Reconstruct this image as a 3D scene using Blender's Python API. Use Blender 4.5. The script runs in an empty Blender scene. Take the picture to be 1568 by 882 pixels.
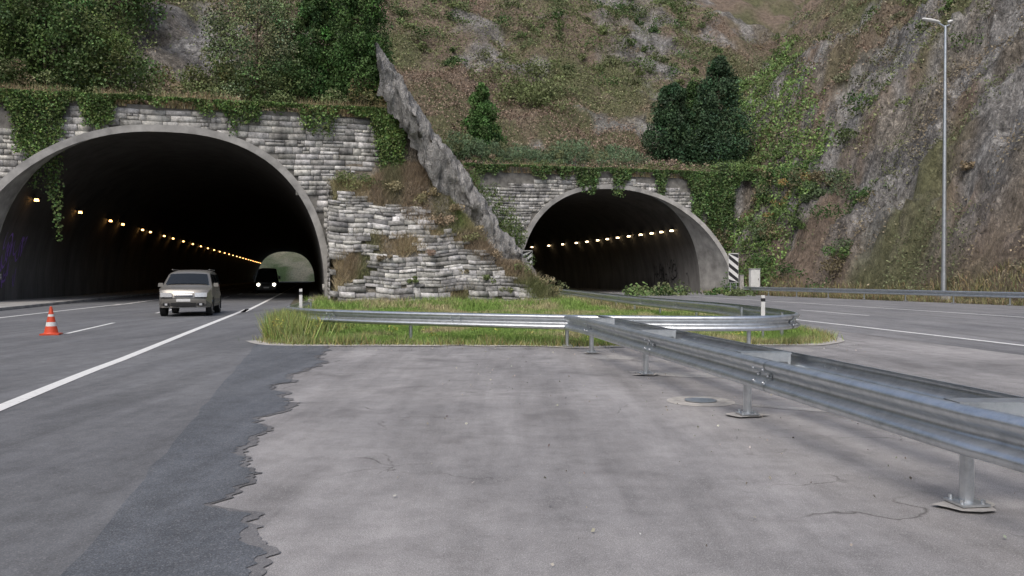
import bpy, bmesh, math, numpy as np
from mathutils import Vector, Matrix
rng=np.random.default_rng(7)
A=math.radians(14.1); CA,SA=math.cos(A),math.sin(A)
# road frame: t = across (right), s = along the motorway ; world axes x,y
def W(t,s,z=0.0): return (-SA*s+CA*t, CA*s+SA*t, z)
def TS(x,y): return (CA*x+SA*y, -SA*x+CA*y)
sc=bpy.context.scene
# ------------------------------------------------------------ noise
def _h(xi,yi,seed):
    h=(xi*374761393+yi*668265263+seed*14426950)&0xffffffff
    h=((h^(h>>13))*1274126177)&0xffffffff
    return (h^(h>>16))/4294967296.0
def vn(x,y,seed=0):
    x=np.asarray(x,float);y=np.asarray(y,float)
    xi=np.floor(x).astype(np.int64);yi=np.floor(y).astype(np.int64)
    fx=x-xi;fy=y-yi;fx=fx*fx*(3-2*fx);fy=fy*fy*(3-2*fy)
    a=_h(xi,yi,seed);b=_h(xi+1,yi,seed);c=_h(xi,yi+1,seed);d=_h(xi+1,yi+1,seed)
    return (a*(1-fx)+b*fx)*(1-fy)+(c*(1-fx)+d*fx)*fy
def fbm(x,y,oct=4,seed=0,g=.5):
    r=0;am=1;tot=0
    for i in range(oct):
        r=r+am*vn(x*2**i+i*17.3,y*2**i+i*9.1,seed+i);tot+=am;am*=g
    return r/tot
# ------------------------------------------------------------ materials
def mk(name,rough=.8,metal=0.0,col=(.5,.5,.5)):
    m=bpy.data.materials.new(name);m.use_nodes=True;nt=m.node_tree
    b=nt.nodes['Principled BSDF'];b.inputs['Roughness'].default_value=rough
    b.inputs['Metallic'].default_value=metal;b.inputs['Base Color'].default_value=(*col,1)
    return m,nt,b
def N(nt,ty,**k):
    n=nt.nodes.new(ty)
    for a,v in k.items(): setattr(n,a,v)
    return n
def coord(nt,scale=(1,1,1),rot=(0,0,0)):
    tc=N(nt,'ShaderNodeTexCoord');mp=N(nt,'ShaderNodeMapping')
    mp.inputs['Scale'].default_value=scale;mp.inputs['Rotation'].default_value=rot
    nt.links.new(tc.outputs['Object'],mp.inputs['Vector']);return mp.outputs[0]
def noise(nt,vec,scale,detail=5,rough=.6,dist=0):
    n=N(nt,'ShaderNodeTexNoise');n.inputs['Scale'].default_value=scale;n.inputs['Detail'].default_value=detail
    n.inputs['Roughness'].default_value=rough;n.inputs['Distortion'].default_value=dist
    nt.links.new(vec,n.inputs['Vector']);return n.outputs['Fac']
def ramp(nt,fac,stops):
    r=N(nt,'ShaderNodeValToRGB');e=r.color_ramp.elements
    e.remove(e[1])
    for i,(p,c) in enumerate(stops):
        if not hasattr(c,'__len__'): c=(c,c,c)
        if i==0: q=e[0];q.position=p
        else: q=e.new(p)
        q.color=(*c,1)
    nt.links.new(fac,r.inputs[0]);return r.outputs[0]
def mix(nt,fac,a,b,mode='MIX'):
    n=N(nt,'ShaderNodeMix',data_type='RGBA',blend_type=mode)
    for i,v in ((0,fac),(6,a),(7,b)):
        inp=n.inputs[i]
        if isinstance(v,bpy.types.NodeSocket): nt.links.new(v,inp)
        elif hasattr(v,'__len__'): inp.default_value=(*v,1)
        elif i==0: inp.default_value=v
        else: inp.default_value=(v,v,v,1)
    return n.outputs[2]
def bump(nt,b,h,st=.5,dist=.02):
    n=N(nt,'ShaderNodeBump');n.inputs['Strength'].default_value=st;n.inputs['Distance'].default_value=dist
    nt.links.new(h,n.inputs['Height']);nt.links.new(n.outputs[0],b.inputs['Normal'])
def simple(name,col,rough=.6,metal=0,var=.25,scale=6,bst=0,bs=40):
    m,nt,b=mk(name,rough,metal,col);v=coord(nt)
    f=noise(nt,v,scale,5)
    c=mix(nt,1.0,col,ramp(nt,f,[(.3,1-var),(.7,1+var*.3)]),'MULTIPLY');nt.links.new(c,b.inputs['Base Color'])
    if bst: bump(nt,b,noise(nt,v,bs,3),bst,.01)
    return m
def attr_mat(name,rough=.8,fine=0,finescale=3,bst=0,bdist=.1,bscale=2,rock=False,stain=False):
    m,nt,b=mk(name,rough);a=N(nt,'ShaderNodeAttribute');a.attribute_name='Col';c=a.outputs['Color']
    b.inputs['Specular IOR Level'].default_value=.2
    if fine or bst: v=coord(nt)
    if fine:
        f=noise(nt,v,finescale,5,.7)
        c=mix(nt,1.0,c,ramp(nt,f,[(.28,1-fine),(.5,1.0),(.72,1+fine*.8)]),'MULTIPLY')
    if stain:
        st=noise(nt,coord(nt,(1,1,.35)),.8,5,.7)
        c=mix(nt,1.0,c,ramp(nt,st,[(.36,.5),(.52,1.0),(.7,1.12)]),'MULTIPLY')
    if rock:
        vr=coord(nt,(1.0,1.0,.45),(.35,.5,.4))
        r1=noise(nt,vr,1.1,6,.75,1.6);r2=noise(nt,vr,3.5,4,.8,.8)
        rk=mix(nt,1.0,ramp(nt,r1,[(.34,.34),(.46,.9),(.5,.5),(.54,1.05),(.66,1.3)]),ramp(nt,r2,[(.36,.6),(.5,1.0),(.66,1.35)]),'MULTIPLY')
        c=mix(nt,a.outputs['Alpha'],c,mix(nt,1.0,c,rk,'MULTIPLY'))
        bump(nt,b,mix(nt,.5,r1,r2),1.0,.8)
    elif bst: bump(nt,b,noise(nt,v,bscale,5,.7),bst,bdist)
    nt.links.new(c,b.inputs['Base Color'])
    return m
def asphalt(name,base,patch,fine=.35,cracks=False,rot=0.0,spk=.3):
    m,nt,b=mk(name,.95);b.inputs['Specular IOR Level'].default_value=.25
    v=coord(nt);vs=coord(nt,(1.6,.16,1),(0,0,rot))
    big=noise(nt,v,.22,4,.6,.4);st=noise(nt,vs,1.0,5,.65,.3);fi=noise(nt,v,130,2,.75);mid=noise(nt,v,3.2,7,.75)
    c=mix(nt,ramp(nt,big,[(.36,0),(.62,1)]),base,patch)
    c=mix(nt,1.0,c,ramp(nt,st,[(.3,.72),(.62,1.1)]),'MULTIPLY')
    c=mix(nt,1.0,c,ramp(nt,mid,[(.3,.78),(.5,1.0),(.7,1.18)]),'MULTIPLY')
    c=mix(nt,1.0,c,ramp(nt,fi,[(.3,1-fine),(.55,1.0),(.75,1+fine*1.5)]),'MULTIPLY')
    vo=N(nt,'ShaderNodeTexVoronoi');vo.inputs['Scale'].default_value=110;nt.links.new(v,vo.inputs['Vector'])
    sp=ramp(nt,vo.outputs['Color'],[(.0,0),(.74,0),(.86,1)])
    c=mix(nt,mix(nt,1.0,sp,(spk,spk,spk),'MULTIPLY'),c,(.5,.49,.48))
    if cracks:
        ol=ramp(nt,noise(nt,v,.9,3,.5,.5),[(.58,0),(.72,.55)]);c=mix(nt,ol,c,(.13,.125,.125))
        wv=N(nt,'ShaderNodeTexNoise');wv.inputs['Scale'].default_value=1.6;wv.inputs['Detail'].default_value=7;nt.links.new(v,wv.inputs['Vector'])
        ad=N(nt,'ShaderNodeVectorMath',operation='MULTIPLY_ADD');ad.inputs[1].default_value=(1.5,1.5,0)
        nt.links.new(wv.outputs['Color'],ad.inputs[0]);nt.links.new(v,ad.inputs[2])
        vc=N(nt,'ShaderNodeTexVoronoi',feature='DISTANCE_TO_EDGE');vc.inputs['Scale'].default_value=.42
        nt.links.new(ad.outputs[0],vc.inputs['Vector'])
        cr=ramp(nt,vc.outputs['Distance'],[(0,.8),(.003,.5),(.006,0)])
        msk=ramp(nt,noise(nt,v,.6,3),[(.52,0),(.6,1)])
        c=mix(nt,mix(nt,1.0,cr,msk,'MULTIPLY'),c,(.08,.075,.07))
    nt.links.new(c,b.inputs['Base Color']);bump(nt,b,fi,.5,.004)
    return m
def emis(name,col,st):
    m,nt,b=mk(name,.4);b.inputs['Emission Color'].default_value=(*col,1);b.inputs['Emission Strength'].default_value=st;return m

M={}
M['road']=asphalt('asphalt_road',(.15,.154,.163),(.185,.189,.196),.3,rot=A,spk=.15)
M['strip']=asphalt('asphalt_new_strip',(.112,.122,.138),(.15,.16,.174),.5,rot=A,spk=.2)
M['seam']=asphalt('asphalt_tar_seam',(.19,.187,.19),(.15,.15,.155),.4,rot=A,spk=.2)
M['apron']=asphalt('asphalt_apron',(.38,.366,.36),(.25,.243,.243),.42,True,rot=-.12)
M['road_r']=asphalt('asphalt_road_right',(.20,.20,.208),(.25,.248,.25),.25,rot=A,spk=.15)
M['foliage']=attr_mat('foliage',.7)
M['grass']=attr_mat('grass_blades',.75)
M['stone']=attr_mat('masonry_stone',.92,.65,4,.7,.04,7,stain=True)
M['terrain']=attr_mat('hillside_soil_rock',.97,.55,1.6,.9,.35,1.3,rock=True)
M['mortar']=simple('mortar',(.25,.24,.22),.95,var=.6,scale=2,bst=.5)
M['concrete']=simple('concrete',(.42,.41,.39),.9,var=.5,scale=.9,bst=.3,bs=12)
M['pad']=simple('concrete_pad',(.50,.475,.44),.95,var=.4,scale=6,bst=.4)
M['bark']=simple('bark',(.10,.075,.055),.95,var=.4,scale=8,bst=.6)
M['black']=simple('black_paint',(.02,.02,.022),.5)
M['white']=simple('white_paint',(.78,.78,.76),.5,var=.12)
M['rubber']=simple('rubber',(.02,.02,.02),.85)
M['glass']=simple('tinted_glass',(.015,.018,.02),.06,var=.05)
M['chrome']=simple('chrome',(.6,.6,.6),.2,1,var=.05)
M['orange']=simple('cone_plastic',(.72,.09,.035),.5,var=.15)
m,nt,b=mk('road_paint',.7);v=coord(nt)
nt.links.new(mix(nt,ramp(nt,noise(nt,v,9,7,.75),[(.32,1),(.45,0)]),(.78,.78,.76),(.4,.4,.4)),b.inputs['Base Color']);M['line']=m
m,nt,b=mk('galvanised_steel',.36,.88);v=coord(nt);f=noise(nt,v,6,6,.75)
nt.links.new(ramp(nt,f,[(.3,(.50,.53,.55)),(.52,(.66,.69,.71)),(.75,(.78,.80,.81))]),b.inputs['Base Color'])
nt.links.new(ramp(nt,noise(nt,v,25,4),[(.3,.28),(.7,.46)]),b.inputs['Roughness']);M['galv']=m
# tunnel lining with segment joints, sooty
m,nt,b=mk('tunnel_lining',.88);v=coord(nt,(1,1,1),(0,0,-A))
se=N(nt,'ShaderNodeSeparateXYZ');nt.links.new(v,se.inputs[0])
mo=N(nt,'ShaderNodeMath',operation='PINGPONG');mo.inputs[1].default_value=3.0;nt.links.new(se.outputs['Y'],mo.inputs[0])
jt=ramp(nt,mo.outputs[0],[(0,.25),(.015,.3),(.03,1)])
vs=coord(nt,(.5,.5,.12));c=ramp(nt,noise(nt,vs,1.6,6,.65),[(.3,(.11,.105,.10)),(.7,(.26,.255,.245))])
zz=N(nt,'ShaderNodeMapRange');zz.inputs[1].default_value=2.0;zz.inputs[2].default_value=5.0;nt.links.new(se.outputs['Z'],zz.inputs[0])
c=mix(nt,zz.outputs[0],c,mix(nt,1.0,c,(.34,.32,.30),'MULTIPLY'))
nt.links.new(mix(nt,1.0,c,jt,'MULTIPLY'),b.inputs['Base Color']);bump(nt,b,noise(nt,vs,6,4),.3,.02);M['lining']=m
M['lamp']=emis('sodium_lamp',(1,.52,.16),9)
M['lamp_w']=emis('warm_lamp',(1,.74,.42),12)
M['head']=emis('headlamp_on',(1,.93,.75),10)

# ------------------------------------------------------------ mesh helpers
def link(o,parent=None):
    sc.collection.objects.link(o)
    if parent: o.parent=parent
    return o
def empty(name,loc=(0,0,0),rz=0):
    e=bpy.data.objects.new(name,None);e.location=loc;e.rotation_euler=(0,0,rz);e.empty_display_size=.3;return link(e)
def mesh_np(name,V,F,mat,col=None,parent=None,smooth=False,alpha=None):
    V=np.asarray(V,np.float32);F=np.asarray(F,np.int32);k=F.shape[1]
    me=bpy.data.meshes.new(name);me.vertices.add(len(V));me.vertices.foreach_set('co',V.ravel())
    me.loops.add(F.size);me.loops.foreach_set('vertex_index',F.ravel())
    me.polygons.add(len(F));me.polygons.foreach_set('loop_start',np.arange(0,F.size,k,dtype=np.int32))
    me.update(calc_edges=True)
    if col is not None:
        a=me.color_attributes.new('Col','FLOAT_COLOR','POINT')
        c=np.ones((len(V),4),np.float32);c[:,:3]=col
        if alpha is not None: c[:,3]=alpha
        a.data.foreach_set('color',c.ravel())
    if smooth: me.polygons.foreach_set('use_smooth',np.ones(len(F),bool))
    me.materials.append(mat);return link(bpy.data.objects.new(name,me),parent)
def pymesh(name,V,F,mat,parent=None,smooth=False):
    me=bpy.data.meshes.new(name);me.from_pydata([tuple(v) for v in V],[],[tuple(f) for f in F]);me.update()
    me.materials.append(mat);o=link(bpy.data.objects.new(name,me),parent)
    if smooth: me.polygons.foreach_set('use_smooth',[True]*len(me.polygons))
    return o
class B:
    """accumulate several shaped primitives into one mesh"""
    def __init__(s): s.V=[];s.F=[];s.m=[];s.mats=[]
    def mi(s,mat):
        if mat not in s.mats: s.mats.append(mat)
        return s.mats.index(mat)
    def add(s,V,F,mat):
        n=len(s.V);s.V+= [tuple(v) for v in V];s.F+=[tuple(i+n for i in f) for f in F];s.m+=[s.mi(mat)]*len(F)
    def box(s,c,d,mat,rz=0,tap=1.0):
        cx,cy,cz=c;dx,dy,dz=[k/2 for k in d];co,si=math.cos(rz),math.sin(rz);V=[]
        for z,k in ((-dz,1),(dz,tap)):
            for x,y in ((-dx,-dy),(dx,-dy),(dx,dy),(-dx,dy)):
                x*=k;y*=k;V.append((cx+x*co-y*si,cy+x*si+y*co,cz+z))
        s.add(V,[(3,2,1,0),(4,5,6,7),(0,1,5,4),(1,2,6,5),(2,3,7,6),(3,0,4,7)],mat)
    def tube(s,p0,p1,r0,r1,mat,n=12,caps=True):
        p0=Vector(p0);p1=Vector(p1);d=(p1-p0).normalized();u=d.orthogonal().normalized();w=d.cross(u);V=[]
        for p,r in ((p0,r0),(p1,r1)):
            for i in range(n):
                a=2*math.pi*i/n;V.append(p+u*math.cos(a)*r+w*math.sin(a)*r)
        F=[(i,(i+1)%n,n+(i+1)%n,n+i) for i in range(n)]
        if caps: F+=[tuple(range(n-1,-1,-1)),tuple(range(n,2*n))]
        s.add(V,F,mat)
    def quad(s,pts,mat): s.add(pts,[tuple(range(len(pts)))],mat)
    def lathe(s,prof,c,mat,n=24):
        V=[];F=[]
        for r,z in prof:
            for i in range(n): a=2*math.pi*i/n;V.append((c[0]+r*math.cos(a),c[1]+r*math.sin(a),c[2]+z))
        for j in range(len(prof)-1):
            for i in range(n): F.append((j*n+i,j*n+(i+1)%n,(j+1)*n+(i+1)%n,(j+1)*n+i))
        s.add(V,F,mat)
    def make(s,name,parent=None,bev=0,smooth=False,sol=0):
        me=bpy.data.meshes.new(name);me.from_pydata(s.V,[],s.F);me.update()
        for m in s.mats: me.materials.append(m)
        me.polygons.foreach_set('material_index',s.m)
        if smooth: me.polygons.foreach_set('use_smooth',[True]*len(me.polygons))
        o=link(bpy.data.objects.new(name,me),parent)
        if sol: q=o.modifiers.new('s','SOLIDIFY');q.thickness=sol;q.offset=0
        if bev: q=o.modifiers.new('b','BEVEL');q.width=bev;q.segments=2;q.limit_method='ANGLE'
        return o
def catmull(P,step=.25):
    P=[np.array(p,float) for p in P];P=[2*P[0]-P[1]]+P+[2*P[-1]-P[-2]];out=[]
    for i in range(1,len(P)-2):
        n=max(2,int(np.linalg.norm(P[i+1]-P[i])/step))
        for k in range(n):
            u=k/n;a,b,c,d=P[i-1],P[i],P[i+1],P[i+2]
            out.append(.5*((2*b)+(-a+c)*u+(2*a-5*b+4*c-d)*u*u+(-a+3*b-3*c+d)*u**3))
    out.append(P[-2]);return np.array(out)
def tang(P):
    T=np.gradient(P,axis=0);return T/np.linalg.norm(T,axis=1)[:,None]
def strip(P,w0,w1,z):
    """flat ribbon along world path P between lateral offsets w0..w1 (right positive)"""
    T=tang(P);R=np.stack([T[:,1],-T[:,0]],1)
    w0=np.broadcast_to(w0,len(P));w1=np.broadcast_to(w1,len(P))
    a=P+R*w0[:,None];b=P+R*w1[:,None];n=len(P)
    V=np.concatenate([np.c_[a,np.full(n,z)],np.c_[b,np.full(n,z)]])
    F=[(i,n+i,n+i+1,i+1) for i in range(n-1)]
    return V,F
def flat(name,P,w0,w1,z,mat,parent=None):
    V,F=strip(P,w0,w1,z);return mesh_np(name,V,F,mat,parent=parent)
def tspath(pts,step=1.0):
    return catmull([W(t,s)[:2] for t,s in pts],step)

# ------------------------------------------------------------ terrain height
SL,SR=52.5,73.5
def prof(q): return 11.9+.3*np.clip(q,0,8)+.82*np.clip(q-8,0,75)+.3*np.clip(q-83,0,200)
def H(t,s):
    t=np.asarray(t,float);s=np.asarray(s,float)
    n1=fbm(t*.09,s*.09,4,3)-.5;n2=fbm(t*.35,s*.35,4,11)-.5
    rid=1-np.abs(2*fbm(t*.22+s*.1,s*.16,5,21)-1)
    rock=1-np.abs(2*fbm(t*.9,s*.55,4,31)-1);r3=vn(t*1.3+s*.3,s*1.1,37)
    capL=1.45*(14.5-t)+.5*n2
    p=prof(s-SL);hL=np.where(s>=SL+.05,np.minimum(p+(4*n1+2.6*n2)*np.clip((p-12.5)/5,0,1),capL),-.4)
    p=prof(s-SR);hB=np.where(s>=SR+.05,p+(4.5*n1+3.2*n2)*np.clip((p-12.5)/5,0,1),-.4)
    fc=np.minimum(7.2+1.0*np.clip(t-3.5,0,9)+.8*n2,1.45*(14.2-t)-1.5+.8*n2)
    fc=np.maximum(fc,np.minimum(.9*(14.8-t),2.2))
    fr=np.where((t>1.05)&(s<SL+.05),np.minimum(1.6*(s-46.8)+.5*n2*(s>49.5),fc),-.4)
    w=t-38.7+1.6*(fbm(s*.12,t*.02,3,5)-.5)
    hc=1.45*np.clip(w,0,17)+.8*np.clip(w-17,0,90)
    hc=np.where(w>0,hc+np.clip(w/3,0,1)*(5.0*(rid-.7)+3.0*(rock-.7)+3*n1+1.1*np.floor(r3*4)/4),-.4)
    wl=-19.5-t
    lb=np.where((s<SL+.05)&(wl>0),np.minimum(1.1*wl,26),-.4)
    h=np.maximum.reduce([hL,hB,fr,hc,lb])
    return np.maximum(h,-.4)
def axis(segs):
    o=[]
    for a,b,st in segs: o+=list(np.arange(a,b-1e-6,st))
    return np.array(o+[segs[-1][1]])
ts=axis([(-160,-36,6),(-36,38,.5),(38,66,.33),(66,86,.5),(86,220,6)])
ss=axis([(-60,16,3),(16,52,.45),(52.4,52.6,.2),(52.6,73.1,.45),(73.4,73.6,.2),(73.6,130,.55),(130,284,5)])
T,S=np.meshgrid(ts,ss);Hh=H(T,S)
brown=np.array([.25,.195,.15]);olive=np.array([.165,.165,.09])
def lerp(a,b,f): return a*(1-f[...,None])+b*f[...,None]
def sstep(x,a,b):
    u=np.clip((x-a)/(b-a),0,1);return u*u*(3-2*u)
def slabmask(t,s): return sstep(1-np.maximum(np.abs(t+10.5)/5.2,np.abs(s-68)/5.0)+.25*(fbm(t*.5,s*.5,3,77)-.5),0,.15)
def rockmask(t,s):
    cl=sstep(t,39,43)*sstep(fbm(t*.15,s*.22,4,41)+.19*sstep(-s,-80,-30)-.0006*(t-40)**2*.6,.42,.55)
    up=sstep(fbm(t*.14,s*.2,4,47),.575,.66)*(s>62)
    return np.clip(np.maximum(np.maximum(cl,up*.85),slabmask(t,s)),0,1)
RM=rockmask(T,S)
col=lerp(np.broadcast_to(brown,T.shape+(3,)),olive,sstep(fbm(T*.12,S*.12,4,51),.42,.62))
rc=lerp(np.broadcast_to(np.array([.22,.21,.198]),T.shape+(3,)),np.array([.40,.385,.365]),sstep(fbm(T*.9,S*.6,4,61),.35,.6))
rc=lerp(rc,np.array([.28,.235,.175]),.6*sstep(fbm(T*.25,S*.25,3,65),.5,.65))
col=lerp(col,rc,RM)
wing=((S<SL+.1)&(T>1)&(T<15)).astype(float);col=lerp(col,np.array([.26,.24,.20]),wing)
ny,nx=T.shape;idx=np.arange(ny*nx).reshape(ny,nx)
F=np.stack([idx[:-1,:-1],idx[:-1,1:],idx[1:,1:],idx[1:,:-1]],-1)
hm=np.maximum.reduce([Hh[:-1,:-1],Hh[:-1,1:],Hh[1:,1:],Hh[1:,:-1]])
keep=hm>-.39
tm=(T[:-1,:-1]+T[:-1,1:])/2;sm=(S[:-1,:-1]+S[1:,:-1])/2
keep&=~((np.abs(sm-SL)<.12)&(tm>-18.6)&(tm<1.5))
keep&=~((np.abs(sm-SR)<.12)&(tm>18.4)&(tm<38.6))
X=-SA*S+CA*T;Y=CA*S+SA*T
mesh_np('hillside',np.stack([X,Y,Hh],-1).reshape(-1,3),F[keep],M['terrain'],col.reshape(-1,3),alpha=RM.ravel())
gm=simple('ground_soil',(.13,.12,.08),.95,var=.5,scale=.4,bst=.5,bs=5)
pymesh('ground',[(-1500,-1500,-.012),(1500,-1500,-.012),(1500,1500,-.012),(-1500,1500,-.012)],[(0,1,2,3)],gm)
fx=np.linspace(-200,120,90);fy=np.linspace(0,160,50);FX,FY=np.meshgrid(fx,fy)
fz=FY*.55+10*(fbm(FX*.03,FY*.03,4,9)-.5)-3+5*(fbm(FX*.2,FY*.2,3,4)-.5)
wx,wy,_=W(FX-5,FY+330)
c=lerp(np.broadcast_to(np.array([.08,.12,.05]),FX.shape+(3,)),np.array([.28,.27,.2]),sstep(fbm(FX*.12,FY*.12,3,8),.35,.65))
ix=np.arange(FX.size).reshape(FX.shape)
mesh_np('distant_hill',np.stack([wx,wy,fz],-1).reshape(-1,3),np.stack([ix[:-1,:-1],ix[:-1,1:],ix[1:,1:],ix[1:,:-1]],-1).reshape(-1,4),M['terrain'],c.reshape(-1,3),alpha=0)

# ------------------------------------------------------------ pavements
pymesh('asphalt_apron',[(-14,-25,0),(15,-25,0),(15,33,0),(-14,33,0)],[(0,1,2,3)],M['apron'])
PL=tspath([(0,-30),(0,20),(0,60),(0,290)],2.0)
flat('road',PL,-14.0,-1.22,.004,M['road'])
ps=tspath([(0,-14),(0,0),(0,20)],.03);T_,S_=TS(ps[:,0],ps[:,1])
jag=-.52+.30*(vn(S_*.8,S_*0,5)-.5)+.30*(vn(S_*2.6,S_*0,6)-.5)+.13*(vn(S_*7,S_*0,8)-.5)+.07*(vn(S_*19,S_*0,18)-.5)+.62*sstep(S_,12.5,15.0)
keepn=S_<19.2
flat('asphalt_patch_strip',ps[keepn],np.full(keepn.sum(),-1.26)+.05*(vn(S_[keepn]*2,S_[keepn]*0,3)-.5),jag[keepn],.012,M['strip'])
sw=.02+.13*vn(S_*1.7,S_*0,28)*vn(S_*8,S_*0,29)+.04*vn(S_*25,S_*0,30)
flat('tar_seam',ps[keepn],jag[keepn]-.03,(jag+sw)[keepn],.008,M['seam'])
R0=[(13.6,-25),(12.9,-5),(12.4,8),(11.6,18),(10.3,30),(7.9,48),(3.9,70),(-1.4,92),(-8,118),(-32,215)]
RL=catmull(R0,1.0)
flat('road',RL,-1.6,27,.004,M['road_r'])
pbm=asphalt('asphalt_repair',(.46,.44,.42),(.38,.37,.355),.4,spk=.3);b=B()
for cx,cy,lx_,ly_,an in ((2.75,12.7,.85,.35,-.3),(3.7,9.2,1.1,.13,-.5),(2.0,15.4,.6,.4,-.2),(3.3,14.6,1.2,.2,-.25)):
    a=rng.uniform(.75,1.25,18);b.add([(cx+lx_*a[i]*math.cos(i*.349)*math.cos(an)-ly_*a[i]*math.sin(i*.349)*math.sin(an),cy+lx_*a[i]*math.cos(i*.349)*math.sin(an)+ly_*a[i]*math.sin(i*.349)*math.cos(an),.005) for i in range(18)],[tuple(range(18))],pbm)
b.make('pavement_patches')
mk_b=B()
def line(path,w,z=.012):
    V,F=strip(path,-w/2,w/2,z);mk_b.add(V,F,M['line'])
line(tspath([(-3.62,-20),(-3.59,10),(-3.47,17),(-3.35,25),(-3.1,40),(-2.9,60),(-2.9,280)]),.2)
line(tspath([(-12.6,-10),(-12.2,10),(-11.6,34),(-10.8,50),(-10.5,70),(-10.4,280)]),.18)
for k in range(-2,20): line(tspath([(-6.55,24.2+13*k),(-6.55,29.6+13*k)],.5),.13)
line(RL,.2)
T2=tang(RL);RR=np.stack([T2[:,1],-T2[:,0]],1)
cen=RL+RR*4.4;line(RL+RR*9.6,.18)
d=np.r_[0,np.cumsum(np.linalg.norm(np.diff(cen,axis=0),axis=1))]
for k in range(16):
    a=57+13.5*k-27;msk=(d>a)&(d<a+6)
    if msk.sum()>2: line(cen[msk],.15)
mk_b.make('road_markings')
kb=B()
for t0,t1,s0,s1 in ((-18.4,-14.0,28,284),(-.25,.75,52.3,284)):
    pts=[W(t0,s0),W(t1,s0),W(t1,s1),W(t0,s1)]
    kb.add([(x,y,-.02) for x,y,z in pts]+[(x,y,.16) for x,y,z in pts],[(4,5,6,7),(0,1,5,4),(1,2,6,5),(2,3,7,6),(3,0,4,7)],M['concrete'])
kb.make('kerb_walkway',bev=.02)
# grass island
gl=[(-6.1,19.6),(-5.3,18.6),(-4,18.35),(-2,18.3),(0,18.2),(1.5,17.9),(3,18.2),(5,18.4),(6.8,18.6),(7.9,20.3),(8.3,24),(7.6,32),(6.4,40),(4.0,56),(1.2,72),(-3.5,72),(-13,54),(-12.2,50),(-10.8,42),(-9.3,34),(-7.4,26),(-6.5,22)]
gp=catmull(gl+[gl[0]],.25)[:-1];gp=gp+np.c_[vn(gp[:,0]*3,gp[:,1]*3,1)-.5,vn(gp[:,0]*3,gp[:,1]*3,2)-.5]*.35
gmat,nt,b=mk('grass_soil',.95);v=coord(nt)
nt.links.new(ramp(nt,noise(nt,v,1.5,6,.7),[(.3,(.10,.16,.04)),(.5,(.15,.20,.06)),(.66,(.27,.23,.14))]),b.inputs['Base Color']);bump(nt,b,noise(nt,v,30,4),.8,.03)
pymesh('grass_island',[(x,y,.022) for x,y in gp],[tuple(range(len(gp)))],gmat)
fr=catmull(gl+[gl[0]],.2);nf=int(len(fr)*.36)
flat('dirt_verge',fr[:nf],-.1,.22+.35*vn(np.arange(nf)*.31,np.zeros(nf),4),.015,M['pad'])

# ------------------------------------------------------------ foliage helpers
def leaves(P,size,col,aspect=.6,up=0.0):
    n=len(P);a=rng.normal(size=(n,3));a[:,2]+=up;a/=np.linalg.norm(a,axis=1)[:,None]
    b=np.cross(a,rng.normal(size=(n,3)));b/=np.linalg.norm(b,axis=1)[:,None]
    sz=np.asarray(size)*np.ones(n);a=a*sz[:,None]*.5;b=b*(sz*aspect)[:,None]*.5
    V=np.stack([P-a,P+b-.15*a,P+a,P-b-.15*a],1).reshape(-1,3)
    return V,np.arange(4*n).reshape(n,4),np.repeat(col,4,axis=0)
def blades(P,h,w,col,lean=.35):
    n=len(P);an=rng.uniform(0,2*np.pi,n);h=np.asarray(h)*np.ones(n);w=np.asarray(w)*np.ones(n)
    d=np.stack([np.cos(an),np.sin(an),np.zeros(n)],1)*(w/2)[:,None]
    l=rng.normal(size=(n,3))*lean;l[:,2]=1;tip=P+l*h[:,None]
    V=np.stack([P-d,P+d,tip],1).reshape(-1,3);return V,np.arange(3*n).reshape(n,3),np.repeat(col,3,axis=0)
def jcol(base,n,v=.3,hue=.10):
    c=np.array(base)[None]*(1+v*rng.normal(size=(n,1)))*(1+hue*rng.normal(size=(n,3)));return np.clip(c,.01,.6)
def cat(parts):
    V=[];F=[];C=[];o=0
    for v,f,c in parts: V.append(v);F.append(f+o);C.append(c);o+=len(v)
    return np.concatenate(V),np.concatenate(F),np.concatenate(C)
def foliage_obj(name,parts,mat=None,parent=None):
    V,F,C=cat(parts);return mesh_np(name,V,F,mat or M['foliage'],C,parent)
def clumps(C,R,n,size,cols,flatz=.8,aspect=.6,up=0):
    k=len(C);d=rng.normal(size=(k,n,3));d/=np.linalg.norm(d,axis=2)[...,None]
    r=rng.uniform(.35,1.05,(k,n,1))**(.6)
    d[...,2]*=flatz;P=C[:,None]+d*r*np.asarray(R).reshape(-1,1,1)*np.ones((k,1,1))
    cc=np.repeat(cols,n,axis=0)*(1+.2*rng.normal(size=(k*n,1)))
    return leaves(P.reshape(-1,3),size*rng.uniform(.6,1.3,k*n),np.clip(cc,.006,.6),aspect,up)
def limbs(b,base,h,R,nl,con=False):
    b.tube(base,(base[0],base[1],base[2]+h*.55),.035*h*.6,.02*h*.5,M['bark'],8)
    b.tube((base[0],base[1],base[2]+h*.55),(base[0]+.1,base[1],base[2]+h*.95),.02*h*.5,.02,M['bark'],8)
    for i in range(nl):
        z=h*rng.uniform(.12,.85);a=rng.uniform(0,6.28);rr=R*(1-z/h if con else .8)*rng.uniform(.5,.9)
        p=(base[0],base[1],base[2]+z);q=(p[0]+rr*math.cos(a),p[1]+rr*math.sin(a),p[2]+(.15 if con else .7)*rr)
        b.tube(p,q,.02*h*.35,.01,M['bark'],6)
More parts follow.
